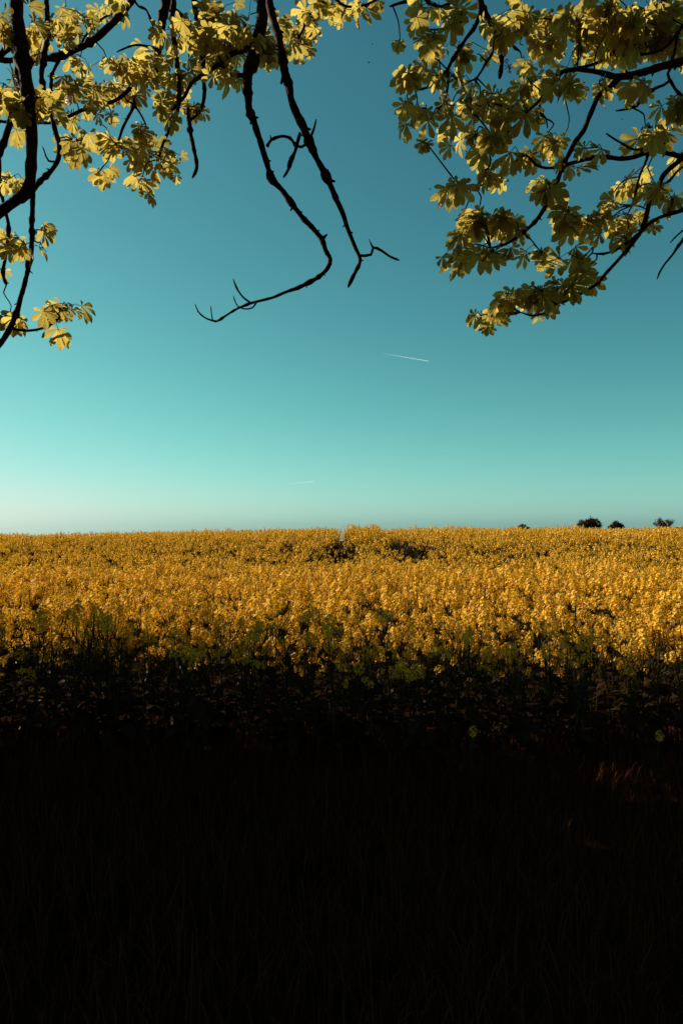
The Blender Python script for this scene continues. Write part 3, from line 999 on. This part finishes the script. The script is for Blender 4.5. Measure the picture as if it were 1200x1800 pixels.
# ------------------------------------------------------------------ unseen crowns above and beside the camera, shaped to shade the verge
GAPS = [(1150, 1385, 4.3, .01), (1085, 1380, 4.3, .0), (1190, 1392, 4.25, .0), (1010, 1450, 3.7, .0)]  # holes cut through the unseen crowns along the sun, for light spots on the grass


def crown(t, blobs, n_clumps, per, seed):
    r = np.random.default_rng(seed)
    cs = []
    while len(cs) < n_clumps:
        c, rad = blobs[r.integers(0, len(blobs))]
        v = r.normal(size=3)
        v /= np.linalg.norm(v)
        cs.append(np.array(c) + v * np.array(rad) * r.uniform(.25, 1.0) ** .5)
    cs = np.array(cs)
    p = (cs[:, None] + r.normal(0, .34, (n_clumps, per, 3)) * np.array([1, 1, .7])).reshape(-1, 3)
    px, py, f = pix(p)
    inside = (f > .1) & (px > -70) & (px < 1270) & (py > -75)
    land = p[:, 1] - (p[:, 2] - .9) * SUN_DIR.y / SUN_DIR.z
    lx, ly = p[:, 0] - p[:, 2] * SUN_DIR.x / SUN_DIR.z, p[:, 1] - p[:, 2] * SUN_DIR.y / SUN_DIR.z
    window = (lx > .5 * np.maximum(ly, 1.5) + .75 + r.normal(0, .08, len(p))) & (ly > -.6)      # crown leaves left out so the sun reaches the hanging sprays
    ok = ~inside & ~window & (land < 5.36 + .12 * np.sin(p[:, 0] * 1.7) + r.normal(0, .22, len(p))) & (p[:, 2] > 1.3) & (np.linalg.norm(p - np.array([0, 0, CAM_Z]), axis=1) > 1.6)  # crown trimmed along the sun so its shade ends near the front rows
    for (gx_, gy_, d, rad) in GAPS:
        o = np.array(P(gx_, gy_, d))
        s = np.array(SUN_DIR)
        q = p - o
        dist = np.linalg.norm(q - (q @ s)[:, None] * s, axis=1)
        ok &= dist > rad + .09
    p = p[ok]
    n = len(p)
    out = p - t.base - np.array([0, 0, 5.0])
    out /= np.linalg.norm(out, axis=1)[:, None]
    nrm = out * .5 + np.array([0, 0, .7]) + r.normal(0, .35, (n, 3))
    nrm /= np.linalg.norm(nrm, axis=1)[:, None]
    fw = out + r.normal(0, .6, (n, 3)) - np.array([0, 0, .5])
    fw -= nrm * np.sum(fw * nrm, 1)[:, None]
    fw /= np.linalg.norm(fw, axis=1)[:, None]
    sd = np.cross(nrm, fw)
    s = .115 * r.uniform(.75, 1.25, n)
    M = np.zeros((n, 4, 4))
    M[:, :3, 0], M[:, :3, 1], M[:, :3, 2] = fw * s[:, None], sd * s[:, None], nrm * s[:, None]
    M[:, :3, 3] = p - np.array(t.base)
    me = batch_mesh('crown', LEAF_ROUGH, M, r.integers(0, len(LEAF_ROUGH), n), M_LEAF)
    tag(link(bpy.data.objects.new('crown', me), t.root), kind='stuff')


crown(left, [((-6.5, 2.5, 6.5), (5.0, 5.0, 4.2)), ((-5.5, 4.5, 5.5), (3.2, 4.0, 3.6)), ((-4.0, 3.0, 3.4), (2.6, 2.2, 1.9)), ((-2.0, .0, 6.0), (4.0, 4.0, 2.6)), ((-6.5, 5.5, 3.5), (3.0, 2.5, 2.0)), ((-4.5, 5.8, 4.2), (2.0, 1.8, 2.0)), ((-7.0, 7.0, 5.6), (2.6, 2.0, 2.4)), ((-5.8, 7.4, 5.6), (1.8, 1.6, 1.9)), ((-7.0, 8.2, 6.8), (2.0, 1.5, 1.9))], 1200, 44, 11)
crown(right, [((5.5, -.8, 6.4), (5.0, 4.2, 4.0)), ((2.6, .4, 5.0), (3.2, 3.0, 2.2)), ((4.4, 1.4, 3.2), (2.4, 2.0, 1.6)), ((1.0, -2.4, 5.0), (4.0, 3.0, 2.8))], 400, 42, 12)


# ------------------------------------------------------------------ trees far behind the field
def far_tree(name, label, px, top_py, d, width_px, lobes, bare, seed):
    r = random.Random(seed)
    x = (px - 600) / 1200 * d
    gz_ = float(ground(x, d))
    top = P(px, top_py, d).z
    H_, W_ = top - gz_, width_px / 1200 * d
    root = link(bpy.data.objects.new(name, None))
    root.location = (x, d, gz_)
    tag(root, label, 'bush' if 'bush' in name else 'tree', 'trees on the horizon behind the field')
    tr, cr = MB(), MB()
    fork = H_ * (.42 if bare else .30)
    tube(tr, [(0, 0, -.2), (.05, 0, fork * .5), (0, 0, fork)], [.3, .22, .18], 7)

    def leafclump(c, rad, n, s):
        for _ in range(n):
            v = Vector((r.gauss(0, .5), r.gauss(0, .5), r.gauss(0, .5))) * rad
            a_ = Vector((r.uniform(-1, 1), r.uniform(-1, 1), r.uniform(-1, 1))).normalized()
            F_ = frame(a_)
            q = r.uniform(.6, 1.3) * s
            cr.add([tuple(Vector(c) + v + F_ @ Vector(w_) * q) for w_ in ((-1, 0, 0), (0, -.6, .1), (1, 0, 0), (0, .6, .1))], [(0, 1, 2, 3)])

    def grow(p, dirv, L, rad, lev):
        q = [p]
        dd = dirv.normalized()
        for _ in range(3):
            dd = (dd + Vector((r.uniform(-.3, .3), r.uniform(-.3, .3), r.uniform(-.12, .2)))).normalized()
            q.append(q[-1] + dd * L / 3)
        tube(tr, q, [rad * 1.5, rad * 1.25, rad, rad * .8], 4 if lev else 5, cap=False)
        if lev >= 3:
            if bare:
                leafclump(q[-1], .28, 8, .09)
            return
        for k in range(3 if lev else 4):
            a_ = r.uniform(0, 6.28)
            nd_ = (dd + Vector((math.cos(a_), math.sin(a_), r.uniform(-.1, .5))) * r.uniform(.6, 1.0))
            grow(q[r.choice((2, 3, 3))], nd_, L * r.uniform(.6, .78), rad * .55, lev + 1)

    nb = 9 if bare else 6
    for k in range(nb):
        a_ = k * 2 * math.pi / nb + r.uniform(-.3, .3)
        up = r.uniform(.35, 1.4) if bare else .9
        grow(Vector((0, 0, fork * r.uniform(.85, 1))), Vector((math.cos(a_), math.sin(a_), up)), W_ * (.30 if bare else .2), .13, 0 if bare else 1)
    if not bare:
        for (lx, lz, lr) in lobes:
            R_ = lr * W_
            for k in range(34):
                v = Vector((r.gauss(0, 1), r.gauss(0, 1), r.gauss(0, 1))).normalized() * R_ * r.uniform(.4, 1.0)
                leafclump((lx * W_ + v.x, v.y, lz * H_ + v.z), .45, 34, .16)
    allv = np.concatenate(tr.v + cr.v)
    fit = np.array([W_ / (np.percentile(allv[:, 0], 99.5) - np.percentile(allv[:, 0], .5))] * 2 + [H_ / allv[:, 2].max()])
    for nm, mb, mt in (('trunk', tr, M_FARBARK), ('crown', cr, M_FARLEAF)):
        if mb.n:
            mb.v = [v_ * fit for v_ in mb.v]
            link(bpy.data.objects.new(nm, mb.mesh(nm, [mt])), root)


far_tree('bush', 'small dark bush top leftmost of those showing over the field horizon', 919, 920, 200, 22, [(-.1, .80, .33), (.25, .74, .22)], False, 3)
far_tree('round_tree', 'largest dark round-crowned tree with two lobes on the horizon', 1035, 906, 200, 40, [(-.24, .74, .22), (.0, .74, .22), (.20, .84, .23), (.22, .70, .22), (-.1, .62, .28)], False, 4)
far_tree('bush', 'dark bush on the horizon between the largest tree and the bare tree', 1082, 913, 200, 27, [(.05, .82, .26), (-.3, .70, .2), (.28, .74, .2)], False, 5)
far_tree('bare_tree', 'bare spreading tree on the horizon near the right edge', 1167, 908, 205, 36, [], True, 6)


# ------------------------------------------------------------------ contrails, lit by the sun
def contrail(label, a_, b_, d, wpx, dense):
    A, B = P(*a_, d), P(*b_, d)
    m, t, out = new_mat('contrail')
    tc = nd(t, 'ShaderNodeTexCoord')
    uvx = nd(t, 'ShaderNodeSeparateXYZ', Vector=tc.outputs['UV']).outputs[0]
    n = nd(t, 'ShaderNodeTexNoise', Vector=tc.outputs['Object'], Scale=.006, Detail=4.0)
    fade = mth(t, 'MULTIPLY', uvx, mth(t, 'MULTIPLY', mth(t, 'ADD', mth(t, 'MULTIPLY', n.outputs['Fac'], .5), .45), dense))
    dif = nd(t, 'ShaderNodeBsdfDiffuse', Color=(.85, .87, .9, 1))
    tl = nd(t, 'ShaderNodeBsdfTranslucent', Color=(.85, .87, .9, 1))
    mx0 = nd(t, 'ShaderNodeAddShader')
    t.links.new(dif.outputs[0], mx0.inputs[0])
    t.links.new(tl.outputs[0], mx0.inputs[1])
    tp = nd(t, 'ShaderNodeBsdfTransparent')
    mx = nd(t, 'ShaderNodeMixShader', i0=fade)
    t.links.new(tp.outputs[0], mx.inputs[1])
    t.links.new(mx0.outputs[0], mx.inputs[2])
    t.links.new(mx.outputs[0], out.inputs[0])
    mb = MB()
    N, S_ = 24, 6
    w_ = wpx / 2 / 1200 * d
    ax = (B - A).normalized()
    u = ax.orthogonal().normalized()
    v = ax.cross(u)
    vs, uv, fs = [], [], []
    for i in range(N + 1):
        t_ = i / N
        rr = w_ * (1.25 - .55 * t_) * (1 + .12 * math.sin(i * 2.1)) * (.3 if i == N else 1)
        c = (B - A) * t_
        for k in range(S_):
            an_ = 2 * math.pi * k / S_
            vs.append(tuple(c + (u * math.cos(an_) + v * math.sin(an_)) * rr))
            uv.append((t_, k / S_))
    for i in range(N):
        for k in range(S_):
            k2 = (k + 1) % S_
            fs.append((i * S_ + k, i * S_ + k2, (i + 1) * S_ + k2, (i + 1) * S_ + k))
    mb.add(vs, fs, 0, uv)
    o = link(bpy.data.objects.new('contrail', mb.mesh('contrail', [m], smooth=True)))
    o.location = A
    tag(o, label, 'contrail', 'contrails in the sky')


contrail('thin white contrail sloping down to the right in the middle of the sky', (668, 620.5), (754, 635), 40000, 1.2, .4)
contrail('faint white contrail low above the field horizon', (497, 851.5), (553, 846), 60000, 1.2, .2)

# ------------------------------------------------------------------ insects in the air
for (px, py, d, lab) in ((648, 110, 1.9, 'tiny dark insect in the sky, lower of the two right of the bare branches'), (654, 78, 2.1, 'tiny dark insect in the sky, upper of the two right of the bare branches'),
                         (755, 333, 2.0, 'tiny dark insect in the sky left of the right-hand leaves'), (1093, 210, 2.0, 'tiny dark insect in the sky gap between the right-hand branches')):
    mb = MB()
    tube(mb, [(-.003, 0, 0), (-.0015, 0, .0004), (.001, 0, .0005), (.0028, 0, 0)], [.0003, .0011, .0012, .0004], 6)
    for s in (-1, 1):
        mb.add([(0, 0, .001), (-.0015, s * .0035, .0022), (.001, s * .004, .0022)], [(0, 1, 2)])
    o = link(bpy.data.objects.new('flying_insect', mb.mesh('flying_insect', [M_INSECT])))
    o.location = P(px, py, d)
    o.rotation_euler = (0, .3, px * .7)
    tag(o, lab, 'insect', 'insects in the air')
